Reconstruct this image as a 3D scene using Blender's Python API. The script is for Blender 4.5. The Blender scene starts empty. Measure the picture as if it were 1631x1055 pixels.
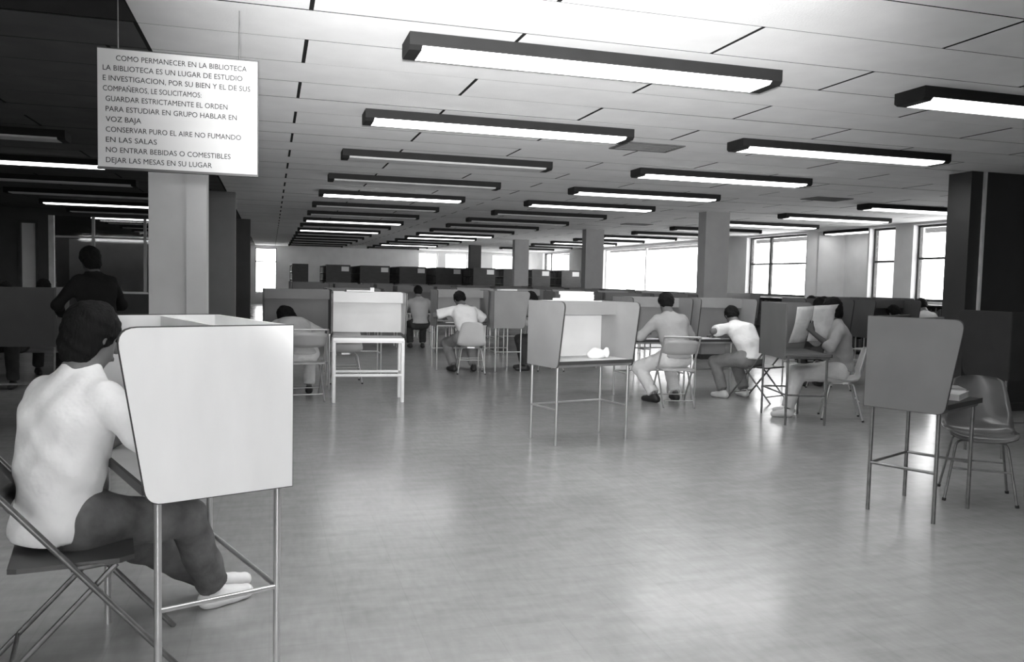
import bpy, math, random
import numpy as np
from mathutils import Matrix, Vector
random.seed(7)
RNG = np.random.default_rng(11)
S = bpy.context.scene
COL = S.collection
R = math.radians

# ------------------------------------------------------------------ camera
EYE = 1.48
F_PX = 1327.0
YAW, PITCH, ROLL = 0.2825, 0.06153, 0.02286
fw = Vector((math.sin(YAW)*math.cos(PITCH), math.cos(YAW)*math.cos(PITCH), -math.sin(PITCH)))
rt0 = Vector((math.cos(YAW), -math.sin(YAW), 0)); up0 = rt0.cross(fw)
rt = rt0*math.cos(ROLL) + up0*math.sin(ROLL); up = up0*math.cos(ROLL) - rt0*math.sin(ROLL)
cam_d = bpy.data.cameras.new('camera'); cam = bpy.data.objects.new('camera', cam_d); COL.objects.link(cam)
cam.matrix_world = Matrix(((rt.x, up.x, -fw.x, 0), (rt.y, up.y, -fw.y, 0), (rt.z, up.z, -fw.z, EYE), (0, 0, 0, 1)))
cam_d.sensor_width = 36; cam_d.lens = F_PX/1631*36; cam_d.clip_end = 300; cam_d.clip_start = 0.05
S.camera = cam
def project(x, y, z):
    v = Vector((x, y, z-EYE)); d = v.dot(fw)
    if d < 0.2: return None
    return 815.5+F_PX*v.dot(rt)/d, 527.5-F_PX*v.dot(up)/d, d

# ------------------------------------------------------------------ world, exposure
w = bpy.data.worlds.new('overcast_sky'); S.world = w; w.use_nodes = True
bg = w.node_tree.nodes['Background']; bg.inputs[0].default_value = (1, 1, 1, 1); bg.inputs[1].default_value = 8.0
S.view_settings.view_transform = 'Standard'; S.view_settings.look = 'None'
S.view_settings.exposure = 0.35; S.view_settings.gamma = 1.0; S.view_settings.use_curve_mapping = False
LAMP = 11.0            # radiance of a lit tube diffuser
# added fill spot just above the camera, tilted up to brighten the near ceiling
fl = bpy.data.lights.new('added_fill_spot', 'SPOT'); fl.energy = 3000; fl.spot_size = R(54); fl.spot_blend = 1.0; fl.shadow_soft_size = .06
flo = bpy.data.objects.new('added_fill_spot', fl); COL.objects.link(flo); flo.location = (.0, .0, EYE+.14)
_fd = Vector((math.sin(YAW+.02)*math.cos(R(12.5)), math.cos(YAW+.02)*math.cos(R(12.5)), math.sin(R(12.5)))); flo.rotation_euler = _fd.to_track_quat('-Z', 'Y').to_euler()
def portal(loc, rot, sx, sy):
    l = bpy.data.lights.new('window_light_portal', 'AREA'); l.shape = 'RECTANGLE'; l.size = sx; l.size_y = sy; l.cycles.is_portal = True
    o = bpy.data.objects.new('window_light_portal', l); COL.objects.link(o); o.location = loc; o.rotation_euler = rot

# ------------------------------------------------------------------ materials (black-and-white picture: all greys)
def mat(name, v, rough=0.6, spec=0.4, noise=0.12, scale=6.0, bump=0.0, bscale=30.0, metal=0.0, stretch=None):
    m = bpy.data.materials.new(name); m.use_nodes = True; nt = m.node_tree; N = nt.nodes; L = nt.links
    p = N['Principled BSDF']; p.inputs['Roughness'].default_value = rough; p.inputs['Metallic'].default_value = metal
    p.inputs['Specular IOR Level'].default_value = spec
    tc = N.new('ShaderNodeTexCoord'); src = tc.outputs['Object']
    if stretch:
        mp = N.new('ShaderNodeMapping'); mp.inputs['Scale'].default_value = stretch; L.new(src, mp.inputs[0]); src = mp.outputs[0]
    n = N.new('ShaderNodeTexNoise'); n.inputs['Scale'].default_value = scale; n.inputs['Detail'].default_value = 5; L.new(src, n.inputs['Vector'])
    r = N.new('ShaderNodeValToRGB'); lo, hi = v*(1-noise), min(1, v*(1+noise))
    r.color_ramp.elements[0].position = .3; r.color_ramp.elements[1].position = .7
    r.color_ramp.elements[0].color = (lo, lo, lo, 1); r.color_ramp.elements[1].color = (hi, hi, hi, 1)
    L.new(n.outputs['Fac'], r.inputs[0]); L.new(r.outputs[0], p.inputs['Base Color'])
    if bump:
        n2 = N.new('ShaderNodeTexNoise'); n2.inputs['Scale'].default_value = bscale; n2.inputs['Detail'].default_value = 3; L.new(src, n2.inputs['Vector'])
        b = N.new('ShaderNodeBump'); b.inputs['Strength'].default_value = bump; b.inputs['Distance'].default_value = .02
        L.new(n2.outputs['Fac'], b.inputs['Height']); L.new(b.outputs[0], p.inputs['Normal'])
    return m
def emit(name, strength):
    m = mat(name, .85, .5); p = m.node_tree.nodes['Principled BSDF']
    p.inputs['Emission Color'].default_value = (1, 1, 1, 1); p.inputs['Emission Strength'].default_value = strength
    return m
M = dict(
    ceil=mat('ceiling_tile', .86, .85, .2, .04, 3, .15, 90), ceil_shade=mat('ceiling_tile_shaded', .10, .9, .1, .1, 3), joint=mat('ceiling_joint', .02, .9, .1),  # dark tile colour stands in for the falloff over the left bay
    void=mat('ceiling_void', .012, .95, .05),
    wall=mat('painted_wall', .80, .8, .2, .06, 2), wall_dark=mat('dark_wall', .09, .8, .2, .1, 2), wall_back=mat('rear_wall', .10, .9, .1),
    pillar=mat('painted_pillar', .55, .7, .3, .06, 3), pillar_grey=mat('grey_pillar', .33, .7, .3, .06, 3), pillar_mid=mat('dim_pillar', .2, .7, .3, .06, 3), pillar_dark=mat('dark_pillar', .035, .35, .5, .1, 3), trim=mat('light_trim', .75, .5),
    housing=mat('fixture_housing', .018, .7, .2), lamp_on=emit('tube_diffuser_lit', LAMP), lamp_dim=emit('tube_diffuser_low', LAMP*.35), lamp_off=mat('tube_diffuser_off', .72, .4, .5, .03),
    vent=mat('vent_metal', .10, .6), vent_slat=mat('vent_slat', .18, .5),
    board=mat('sign_board', .46, .7, .2, .03), ink=mat('sign_ink', .03, 1, 0),
    frame_win=mat('window_frame', .06, .5, .4), curtain=mat('window_reveal', .5, .8),
    lam_white=mat('white_laminate', .84, .45, .4, .10, 2.6, 0, 30, 0, (1, 1, .25)), lam_light=mat('light_laminate', .60, .45, .4, .06, 3),
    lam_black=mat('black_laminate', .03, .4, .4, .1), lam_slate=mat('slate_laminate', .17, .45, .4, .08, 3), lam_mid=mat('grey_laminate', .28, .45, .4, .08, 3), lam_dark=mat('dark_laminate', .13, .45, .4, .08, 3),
    edge=mat('laminate_edge', .05, .5), tube_light=mat('chrome_tube', .62, .28, .5, .05, 8, 0, 30, .75), tube_white=mat('white_enamel_tube', .95, .35, .5, .03),
    tube_dark=mat('worn_dark_tube', .22, .3, .5, .2, 20, 0, 30, .6),
    shell=mat('grey_plastic_shell', .36, .35, .5, .05, 3), shell_light=mat('light_plastic_shell', .58, .35, .5, .05, 3), shell_dark=mat('dark_plastic_shell', .13, .22, .6, .05, 3),
    seat_metal=mat('painted_chair_metal', .46, .4, .5, .05), seat_metal_dark=mat('dark_chair_metal', .07, .4, .5, .05),
    paper=mat('paper', .86, .8, .2, .03), book_dark=mat('book_cover_dark', .06, .6), book_mid=mat('book_cover_grey', .35, .6), rubber=mat('rubber', .03, .8),
    wood_dark=mat('dark_wood', .055, .45, .4, .2, 4, 0, 30, 0, (1, 8, 8)), wood=mat('wood', .22, .5, .4, .2, 4, 0, 30, 0, (1, 8, 8)),
    skin=mat('skin', .17, .55, .3, .05), skin_dark=mat('skin_dark', .09, .55, .3, .05), hair=mat('hair', .010, .75, .12, .2, 60, .4, 120, 0, (1, 1, .15)),
    sh_white=mat('white_shirt', .88, .9, .1, .03, 6, .8, 9), sh_light=mat('light_shirt', .90, .9, .1, .05, 6, .8, 9), sh_grey=mat('grey_shirt', .40, .9, .1, .05, 6, .8, 9),
    sh_pale=mat('pale_shirt', .55, .9, .1, .05, 6, .8, 9), sh_dark=mat('dark_shirt', .018, .9, .1, .05, 6, .8, 9),
    tr_dark=mat('dark_trousers', .05, .9, .1, .2, 6, .8, 11), tr_grey=mat('grey_trousers', .26, .9, .1, .1, 6, .8, 11), tr_pale=mat('pale_trousers', .75, .9, .1, .05, 6, .8, 11), tr_denim=mat('worn_denim', .14, .9, .1, .35, 9, .5, 14),
    shoe_dark=mat('dark_shoe', .03, .5), shoe_white=mat('white_shoe', .8, .6), sock=mat('white_sock', .8, .9), eye=mat('eye', .02, .2),
)
def glass_mat():
    m = bpy.data.materials.new('window_glass'); m.use_nodes = True; nt = m.node_tree; N = nt.nodes; L = nt.links
    out = N['Material Output']; N.remove(N['Principled BSDF'])
    t = N.new('ShaderNodeBsdfTransparent'); t.inputs[0].default_value = (.94, .94, .94, 1)
    g = N.new('ShaderNodeBsdfGlossy'); g.inputs['Roughness'].default_value = .03
    x = N.new('ShaderNodeMixShader'); x.inputs[0].default_value = .04; L.new(t.outputs[0], x.inputs[1]); L.new(g.outputs[0], x.inputs[2]); L.new(x.outputs[0], out.inputs[0])
    return m
M['glass'] = glass_mat()
def floor_mat():
    m = mat('linoleum_floor', .4, .2); nt = m.node_tree; N = nt.nodes; L = nt.links; p = N['Principled BSDF']
    for n in list(N):
        if n.type in ('TEX_NOISE', 'VALTORGB'): N.remove(n)
    tc = [n for n in N if n.type == 'TEX_COORD'][0]
    def noise(scale, det=6, st=None):
        src = tc.outputs['Object']
        if st:
            mp = N.new('ShaderNodeMapping'); mp.inputs['Scale'].default_value = st; L.new(src, mp.inputs[0]); src = mp.outputs[0]
        n = N.new('ShaderNodeTexNoise'); n.inputs['Scale'].default_value = scale; n.inputs['Detail'].default_value = det; L.new(src, n.inputs['Vector']); return n.outputs['Fac']
    def mrange(a, lo, hi, f0=.3, f1=.7):
        r = N.new('ShaderNodeMapRange'); r.inputs[1].default_value = f0; r.inputs[2].default_value = f1; r.inputs[3].default_value = lo; r.inputs[4].default_value = hi; L.new(a, r.inputs[0]); return r.outputs[0]
    def mul(a, b):
        x = N.new('ShaderNodeMath'); x.operation = 'MULTIPLY'; L.new(a, x.inputs[0]); L.new(b, x.inputs[1]); return x.outputs[0]
    br = N.new('ShaderNodeTexBrick'); br.offset = 0; br.inputs['Scale'].default_value = 1; br.inputs['Brick Width'].default_value = .305; br.inputs['Row Height'].default_value = .305
    br.inputs['Mortar Size'].default_value = .003; br.inputs['Color1'].default_value = (1, 1, 1, 1); br.inputs['Color2'].default_value = (.97, .97, .97, 1); br.inputs['Mortar'].default_value = (.93, .93, .93, 1)
    L.new(tc.outputs['Object'], br.inputs['Vector'])
    b = N.new('ShaderNodeRGBToBW'); L.new(br.outputs['Color'], b.inputs[0])
    v = mul(mul(b.outputs[0], mrange(noise(.55), .30, .42, .2, .8)), mul(mrange(noise(4, 8, (1, 3, 1)), .86, 1.12, .2, .8), mrange(noise(30, 4, (1, .25, 1)), .94, 1.05)))
    c = N.new('ShaderNodeCombineColor'); [L.new(v, c.inputs[i]) for i in range(3)]
    L.new(c.outputs[0], p.inputs['Base Color']); L.new(mrange(noise(1.2, 4), .17, .27, .2, .8), p.inputs['Roughness'])
    p.inputs['Specular IOR Level'].default_value = .8
    bp = N.new('ShaderNodeBump'); bp.inputs['Strength'].default_value = .06; bp.inputs['Distance'].default_value = .01; L.new(noise(2.5, 3), bp.inputs['Height']); L.new(bp.outputs[0], p.inputs['Normal'])
    return m
M['floor'] = floor_mat()
def news_mat():
    m = mat('newsprint', .8, .85); nt = m.node_tree; N = nt.nodes; L = nt.links; p = N['Principled BSDF']
    tc = N.new('ShaderNodeTexCoord'); n = N.new('ShaderNodeTexNoise'); n.inputs['Scale'].default_value = 9; L.new(tc.outputs['Object'], n.inputs['Vector'])
    wv = N.new('ShaderNodeTexWave'); wv.bands_direction = 'Z'; wv.inputs['Scale'].default_value = 22; L.new(tc.outputs['Object'], wv.inputs['Vector'])
    mx = N.new('ShaderNodeMath'); mx.operation = 'MULTIPLY'; L.new(n.outputs['Fac'], mx.inputs[0]); L.new(wv.outputs['Fac'], mx.inputs[1])
    r = N.new('ShaderNodeValToRGB'); r.color_ramp.elements[0].position = .3; r.color_ramp.elements[0].color = (.85, .85, .85, 1); r.color_ramp.elements[1].position = .5; r.color_ramp.elements[1].color = (.5, .5, .5, 1)
    L.new(mx.outputs[0], r.inputs[0]); L.new(r.outputs[0], p.inputs['Base Color']); return m
M['news'] = news_mat()
def books_mat(name, a, b):
    m = mat(name, .1, .7); nt = m.node_tree; N = nt.nodes; L = nt.links; p = N['Principled BSDF']
    g = N.new('ShaderNodeObjectInfo'); gi = N.new('ShaderNodeNewGeometry')
    r = N.new('ShaderNodeMapRange'); r.inputs[3].default_value = a; r.inputs[4].default_value = b; L.new(gi.outputs['Random Per Island'], r.inputs[0])
    c = N.new('ShaderNodeCombineColor'); [L.new(r.outputs[0], c.inputs[i]) for i in range(3)]; L.new(c.outputs[0], p.inputs['Base Color']); return m
M['books'] = books_mat('row_of_books', .015, .09)

# ------------------------------------------------------------------ mesh helpers
class MB:
    def __init__(s): s.v = []; s.f = []; s.smooth = []
    def add(s, vs, fs, smooth=False, mtx=None):
        o = len(s.v)
        s.v += [tuple(mtx @ Vector(q)) for q in vs] if mtx else [tuple(q) for q in vs]
        s.f += [tuple(i+o for i in q) for q in fs]; s.smooth += [smooth]*len(fs); return s
    def box(s, x0, x1, y0, y1, z0, z1, mtx=None):
        return s.add([(x0, y0, z0), (x1, y0, z0), (x1, y1, z0), (x0, y1, z0), (x0, y0, z1), (x1, y0, z1), (x1, y1, z1), (x0, y1, z1)],
                     [(3, 2, 1, 0), (4, 5, 6, 7), (0, 1, 5, 4), (1, 2, 6, 5), (2, 3, 7, 6), (3, 0, 4, 7)], False, mtx)
    def prism(s, pts, axis, a0, a1):           # closed 2-D outline extruded along an axis
        n = len(pts)
        def P(p, a): return (a, p[0], p[1]) if axis == 'x' else ((p[0], a, p[1]) if axis == 'y' else (p[0], p[1], a))
        vs = [P(p, a0) for p in pts]+[P(p, a1) for p in pts]
        fs = [tuple(range(n-1, -1, -1)), tuple(range(n, 2*n))]+[(i, (i+1) % n, n+(i+1) % n, n+i) for i in range(n)]
        if axis == 'y': fs = [tuple(reversed(q)) for q in fs]
        return s.add(vs, fs)
    def tube(s, pts, r, n=10, caps=True):
        pts = [Vector(p) for p in pts]; rings = []; prev = None
        for i, p in enumerate(pts):
            d = ((pts[min(i+1, len(pts)-1)]-pts[max(i-1, 0)])).normalized()
            a = prev if prev is not None else (Vector((0, 0, 1)) if abs(d.z) < .9 else Vector((1, 0, 0)))
            u = (a-d*a.dot(d)).normalized(); prev = u; v = d.cross(u)
            rr = r[i] if isinstance(r, (list, tuple)) else r
            rings.append([p+(u*math.cos(2*math.pi*k/n)+v*math.sin(2*math.pi*k/n))*rr for k in range(n)])
        vs = [q for ring in rings for q in ring]; fs = []
        for i in range(len(pts)-1):
            for k in range(n): fs.append((i*n+k, i*n+(k+1) % n, (i+1)*n+(k+1) % n, (i+1)*n+k))
        s.add(vs, fs, True)
        if caps: s.add(rings[0], [tuple(range(n-1, -1, -1))]); s.add(rings[-1], [tuple(range(n))])
        return s
    def mesh(s, name, m):
        me = bpy.data.meshes.new(name); me.from_pydata(s.v, [], s.f); me.polygons.foreach_set('use_smooth', s.smooth); me.materials.append(m); me.update(); return me
    def build(s, name, m, parent=None):
        o = bpy.data.objects.new(name, s.mesh(name, m)); COL.objects.link(o)
        if parent: o.parent = parent
        return o
def bend(pts, rad, n=5):                       # round the inner corners of a polyline
    pts = [Vector(p) for p in pts]; out = [pts[0]]
    for i in range(1, len(pts)-1):
        a, b, c = pts[i-1], pts[i], pts[i+1]; r1 = min(rad, (a-b).length*.45, (c-b).length*.45)
        p0 = b+(a-b).normalized()*r1; p2 = b+(c-b).normalized()*r1
        for k in range(n+1):
            t = k/n; out.append(p0*(1-t)**2+b*2*t*(1-t)+p2*t*t)
    return out+[pts[-1]]
def tag(o, label=None, cat=None, group=None, kind=None):
    for k, v in (('label', label), ('category', cat), ('group', group), ('kind', kind)):
        if v: o[k] = v
    return o
def empty(name, loc=(0, 0, 0), rz=0.0):
    o = bpy.data.objects.new(name, None); COL.objects.link(o); o.location = loc; o.rotation_euler = (0, 0, rz); o.empty_display_size = .1; return o
KIDS = {}
def copy_tree(o, parent=None, link=True):
    c = o.copy(); COL.objects.link(c); c.parent = parent
    for ch in [k for k in bpy.data.objects if k.parent == o]: copy_tree(ch, c)
    return c
def place(o, x, y, rot, z=0.0): o.location = (x, y, z); o.rotation_euler = (0, 0, R(rot)); return o
ORD = ['first', 'second', 'third', 'fourth', 'fifth', 'sixth', 'seventh', 'eighth', 'ninth', 'tenth', 'eleventh', 'twelfth', 'thirteenth', 'fourteenth', 'fifteenth', 'sixteenth', 'seventeenth', 'eighteenth']

# ------------------------------------------------------------------ structure
CZ = 2.894; X0, X1, Y0, Y1 = -9.0, 13.2, -1.6, 43.0
tag(MB().box(X0-.3, 16, Y0-.3, Y1+.3, -.15, 0).build('floor', M['floor']), 'polished mottled grey linoleum floor of the reading room', None, None, 'structure')
ceiling = tag(MB().box(-.75, 16, Y0-.3, 5.26, CZ+.007, CZ+.2).box(X0-.3, 16, 5.26, Y1+.3, CZ+.007, CZ+.2).build('ceiling', M['joint']), 'panelled ceiling of long staggered tiles with dark joints', None, None, 'structure')
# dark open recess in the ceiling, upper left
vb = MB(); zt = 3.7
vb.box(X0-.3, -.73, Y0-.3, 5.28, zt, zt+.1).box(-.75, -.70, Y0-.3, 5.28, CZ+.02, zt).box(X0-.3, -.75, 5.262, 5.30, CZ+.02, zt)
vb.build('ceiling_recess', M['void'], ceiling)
TL, TD, GAP, EGAP = 2.39, .58, .009, .024
rows = range(-11, 67); tiles = []
for r in rows:
    y0 = 4.10+TD*r; y1 = y0+TD
    if y1 < Y0 or y0 > Y1: continue
    off = .2 if r % 2 == 0 else .2+TL/2
    k0 = math.floor((X0-off)/TL)
    for k in range(k0, 12):
      if True:
        todo = ()
        a, b = off+TL*k, off+TL*(k+1)
        a, b = max(a, X0), min(b, 14.6)
        if y1 < 5.3: a = max(a, -.75)
        if b-a < .05: continue
        if a < -.76 and b > -.74: todo = ((a, -.75), (-.75, b))
        else: todo = ((a, b),)
      for a, b in todo:
        pj = [project(x, y, CZ) for x in (a, b) for y in (y0, y1)]
        area = 0
        if any(q and -60 < q[0] < 1690 and -60 < q[1] < 1100 for q in pj):
            d = min(q[2] for q in pj if q); area = (b-a)/d/d
        tiles.append((area, a, b, y0, max(y1, y0+.1)))
tiles.sort(key=lambda t: -t[0])
cache = {}
rest = MB(); rest_d = MB(); nt_ = 0
for area, a, b, y0, y1 in tiles:
    if area > 0 and nt_ < 295:
        nt_ += 1; L_ = round(b-a, 3)
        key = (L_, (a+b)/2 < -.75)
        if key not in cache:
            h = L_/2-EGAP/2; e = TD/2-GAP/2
            me = cache[key] = MB().box(-h, h, -e, e, 0, .005).mesh('ceiling_tile', M['ceil_shade' if key[1] else 'ceil'])
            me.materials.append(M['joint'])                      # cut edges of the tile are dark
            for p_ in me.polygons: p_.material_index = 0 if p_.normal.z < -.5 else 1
        o = bpy.data.objects.new('ceiling_tile', cache[key]); COL.objects.link(o); o.parent = ceiling
        o.location = ((a+b)/2, (y0+y1)/2, CZ+random.uniform(-.0008, .0015))
    else:
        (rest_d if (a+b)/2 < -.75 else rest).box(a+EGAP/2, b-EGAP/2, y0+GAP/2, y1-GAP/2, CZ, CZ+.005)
for mb_, m_ in ((rest, 'ceil'), (rest_d, 'ceil_shade')):
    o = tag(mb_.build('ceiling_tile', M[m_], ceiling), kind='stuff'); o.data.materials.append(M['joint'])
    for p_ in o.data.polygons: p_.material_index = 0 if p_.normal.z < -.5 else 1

# walls --------------------------------------------------------------
def wall_x(mb, x0, x1, ya, yb, openings, z1=CZ+.02):       # wall in the Y direction with openings (y0,y1,z0,z1)
    cur = ya
    for (a, b, lo, hi) in sorted(openings):
        if a > cur: mb.box(x0, x1, cur, a, 0, z1)
        mb.box(x0, x1, a, b, 0, lo)
        if hi < z1: mb.box(x0, x1, a, b, hi, z1)
        cur = b
    if cur < yb: mb.box(x0, x1, cur, yb, 0, z1)
    return mb
def wall_y(mb, y0, y1, xa, xb, openings, z1=CZ+.02):
    cur = xa
    for (a, b, lo, hi) in sorted(openings):
        if a > cur: mb.box(cur, a, y0, y1, 0, z1)
        if lo > 0: mb.box(a, b, y0, y1, 0, lo)
        if hi < z1: mb.box(a, b, y0, y1, hi, z1)
        cur = b
    if cur < xb: mb.box(cur, xb, y0, y1, 0, z1)
    return mb
WIN_R = [(12.4, 14.84, 1.22, 2.84), (15.38, 16.2, 1.22, 2.84), (18.55, 21.35, 1.2, 2.84), (24.1, 32.2, 1.16, 2.80), (36.3, 40.2, 1.2, 2.84)]
tag(wall_x(wall_x(MB(), X1, X1+.3, Y0, 16.25, WIN_R[:2]), X1, X1+.3, 18.5, Y1, WIN_R[2:])
    .box(14.3, 14.5, 16.25, 18.5, 0, CZ+.02).box(X1+.3, 14.5, 16.2, 16.3, 0, CZ+.02).box(X1+.3, 14.5, 18.45, 18.55, 0, CZ+.02)
    .build('wall_right', M['wall']), 'plain painted side wall with tall windows', None, None, 'structure')
WIN_F = [(-.75, .27, .55, 2.78), (7.35, 8.35, 1.2, 2.78), (8.75, 9.95, 1.2, 2.78), (11.3, 12.5, 1.2, 2.78)]
tag(wall_y(MB(), Y1, Y1+.3, X0, X1+.3, WIN_F).build('wall_far', M['wall']), 'pale end wall behind the bookcases', None, None, 'structure')
tag(wall_y(MB(), Y0-.2, Y0, X0, X1+1.3, [(-.8, .9, 0, 2.4)]).build('wall_back', M['wall_back']), 'dark wall behind the viewer with an added glazed opening', None, None, 'structure')
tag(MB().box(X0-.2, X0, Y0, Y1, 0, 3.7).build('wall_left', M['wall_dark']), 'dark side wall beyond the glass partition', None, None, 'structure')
WN = [0]
def window(axis, pos, a, b, z0, z1, cuts, transom, label, fm='frame_win', fr=.05):
    WN[0] += 1
    e = empty('window_%d' % WN[0], (pos, (a+b)/2, z0) if axis == 'x' else ((a+b)/2, pos, z0))
    tag(e, label, None, None, 'structure'); h = (b-a)/2; H = z1-z0
    def bx(m, u0, u1, d0, d1, lo, hi):
        m.box(d0, d1, u0, u1, lo, hi) if axis == 'x' else m.box(u0, u1, d0, d1, lo, hi); return m
    f = MB(); bx(f, -h, -h+fr, -.03, .05, 0, H); bx(f, h-fr, h, -.03, .05, 0, H); bx(f, -h+fr, h-fr, -.03, .05, 0, fr); bx(f, -h+fr, h-fr, -.03, .05, H-fr, H); f.build('frame', M[fm], e)
    us = [-h+fr]+[c-(a+b)/2 for c in cuts]+[h-fr]
    for c in us[1:-1]: bx(MB(), c-.045, c+.045, -.02, .04, fr, H-fr).build('mullion', M[fm], e)
    zs = [fr]+([transom-z0] if transom else [])+[H-fr]
    if transom:
        for i in range(len(us)-1): bx(MB(), us[i]+(.045 if i else 0), us[i+1]-(.045 if i < len(us)-2 else 0), -.02, .04, zs[1]-.022, zs[1]+.022).build('transom', M[fm], e)
    for i in range(len(us)-1):
        for j in range(len(zs)-1):
            bx(MB(), us[i]+.01, us[i+1]-.01, .008, .014, zs[j]+.01, zs[j+1]-.01).build('pane', M['glass'], e)
    if axis == 'x': MB().box(-.10, .0, -h-.06, h+.06, -.05, .0).build('window_sill', M['trim'], e)
    return e
window('x', X1+.16, 12.4, 14.84, 1.22, 2.84, [13.72], 2.13, 'bright tall window nearest the dark pillar on the right')
window('x', X1+.16, 15.38, 16.2, 1.22, 2.84, [], 2.08, 'narrow tall window left of the brightest right-hand window')
window('x', X1+.16, 18.55, 21.35, 1.2, 2.84, [20.36], 2.08, 'bright two-light window just right of the middle grey pillar')
window('x', X1+.16, 24.1, 32.2, 1.16, 2.80, [28.4], None, 'broad glaring window between two grey pillars', 'trim', .04)
window('x', X1+.16, 36.3, 40.2, 1.2, 2.84, [39.3], None, 'small bright window farthest along the side wall', 'frame_win')
for i, (a, b, lo, hi) in enumerate(WIN_F):
    window('y', Y1+.12, a, b, lo, hi, [], 2.1 if i == 0 else None, ['bright full-height window at the left end of the end wall', 'left one of two glowing windows above the bookcases', 'right one of two glowing windows above the bookcases', 'glowing end-wall window between the distant pillars'][i], 'trim' if i else 'frame_win')
d = empty('added_door', (.05, Y0-.1, 0)); tag(d, 'added glazed double door behind the viewer, letting in fill light', None, None, 'structure')  # unseen door, added so daylight lifts the nearest carrel and reader
MB().box(-.85, -.80, -.06, .06, 0, 2.4).box(.80, .85, -.06, .06, 0, 2.4).box(-.80, .80, -.06, .06, 2.34, 2.4).build('door_frame', M['frame_win'], d)
for sx in (-1, 1):
    lf = MB().box(min(sx*.01, sx*.07), max(sx*.01, sx*.07), -.02, .02, .02, 2.33).box(min(sx*.73, sx*.79), max(sx*.73, sx*.79), -.02, .02, .02, 2.33).box(min(sx*.07, sx*.73), max(sx*.07, sx*.73), -.02, .02, .02, .16).box(min(sx*.07, sx*.73), max(sx*.07, sx*.73), -.02, .02, 2.25, 2.33).build('door_leaf', M['frame_win'], d)
    MB().box(min(sx*.07, sx*.73), max(sx*.07, sx*.73), -.003, .003, .16, 2.25).build('pane', M['glass'], lf)
portal((.05, Y0+.02, 1.2), (R(90), 0, 0), 1.6, 2.3)
for (a, b, lo, hi) in WIN_R: portal((X1-.02, (a+b)/2, (lo+hi)/2), (0, R(90), 0), hi-lo, b-a)

# pillars -------------------------------------------------------------
def pillar(x0, x1, y, d, m, label, strip=None):
    e = empty('pillar', ((x0+x1)/2, y, 0)); tag(e, label, None, None, 'structure'); h = (x1-x0)/2
    MB().box(-h, h, 0, d, 0, CZ+.02).build('shaft', M[m], e)
    MB().box(-h-.012, h+.012, -.012, d+.012, 0, .10).build('plinth', M['edge'], e)
    if strip: MB().box(strip[0]-x0-h, strip[1]-x0-h, -.035, 0, .1, CZ).build('casing_or_highlight', M[strip[2]], e)
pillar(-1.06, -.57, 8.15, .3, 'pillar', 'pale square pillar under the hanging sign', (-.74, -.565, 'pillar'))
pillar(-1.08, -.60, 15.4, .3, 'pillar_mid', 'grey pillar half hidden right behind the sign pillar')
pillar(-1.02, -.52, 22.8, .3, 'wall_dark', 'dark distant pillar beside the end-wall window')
pillar(8.0, 9.3, 8.1, .35, 'pillar_dark', 'black pillar at the right edge with its corner highlight built as a pale strip', (8.17, 8.20, 'trim'))  # thin pale strip paints in the highlight along the pillar corner
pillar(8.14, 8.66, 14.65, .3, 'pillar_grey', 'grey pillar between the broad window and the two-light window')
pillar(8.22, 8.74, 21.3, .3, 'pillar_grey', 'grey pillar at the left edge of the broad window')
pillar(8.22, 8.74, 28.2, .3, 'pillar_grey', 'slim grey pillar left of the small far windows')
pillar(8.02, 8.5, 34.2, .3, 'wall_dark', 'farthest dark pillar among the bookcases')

# glass partition at the left ------------------------------------------
PY = 21.8
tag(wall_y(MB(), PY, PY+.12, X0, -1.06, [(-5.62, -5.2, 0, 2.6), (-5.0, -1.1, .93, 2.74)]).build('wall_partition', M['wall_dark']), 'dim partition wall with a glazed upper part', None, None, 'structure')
e = empty('window_10', (-3.05, PY+.06, .93)); tag(e, 'framed glass partition at the left with another room behind', None, None, 'structure')
MB().box(-1.95, 1.95, -.09, .09, 0, .05).build('window_sill', M['trim'], e)
for x, wd, m in ((-1.9, .13, 'trim'), (-1.0, .06, 'pillar'), (.13, .06, 'pillar'), (.95, .06, 'pillar'), (1.9, .08, 'pillar')): MB().box(x-wd/2, x+wd/2, -.05, .05, .05, 1.81).build('mullion', M[m], e)
us = [-1.835, -1.0, .13, .95, 1.86]
for i in range(4):
    MB().box(us[i]+.03, us[i+1]-.03, -.03, .03, 1.30, 1.345).build('transom', M['pillar'], e)
    MB().box(us[i]+.03, us[i+1]-.03, -.006, .0, .05, 1.30).build('pane', M['glass'], e); MB().box(us[i]+.03, us[i+1]-.03, -.006, .0, 1.345, 1.81).build('pane', M['glass'], e)
d = empty('door_1', (-5.41, PY, 0)); tag(d, 'narrow dark-framed door left of the glass partition', None, None, 'structure')
MB().box(-.21, -.15, -.04, .14, 0, 2.6).box(.15, .21, -.04, .14, 0, 2.6).box(-.15, .15, -.04, .14, 2.54, 2.6).build('door_frame', M['frame_win'], d)
MB().box(-.15, .15, .04, .08, 0, 2.54).build('door_leaf', M['wall'], d); MB().tube([(.10, .04, 1.02), (.10, -.02, 1.02), (.03, -.02, 1.02)], .01, 8).build('door_handle', M['tube_light'], d)

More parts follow.
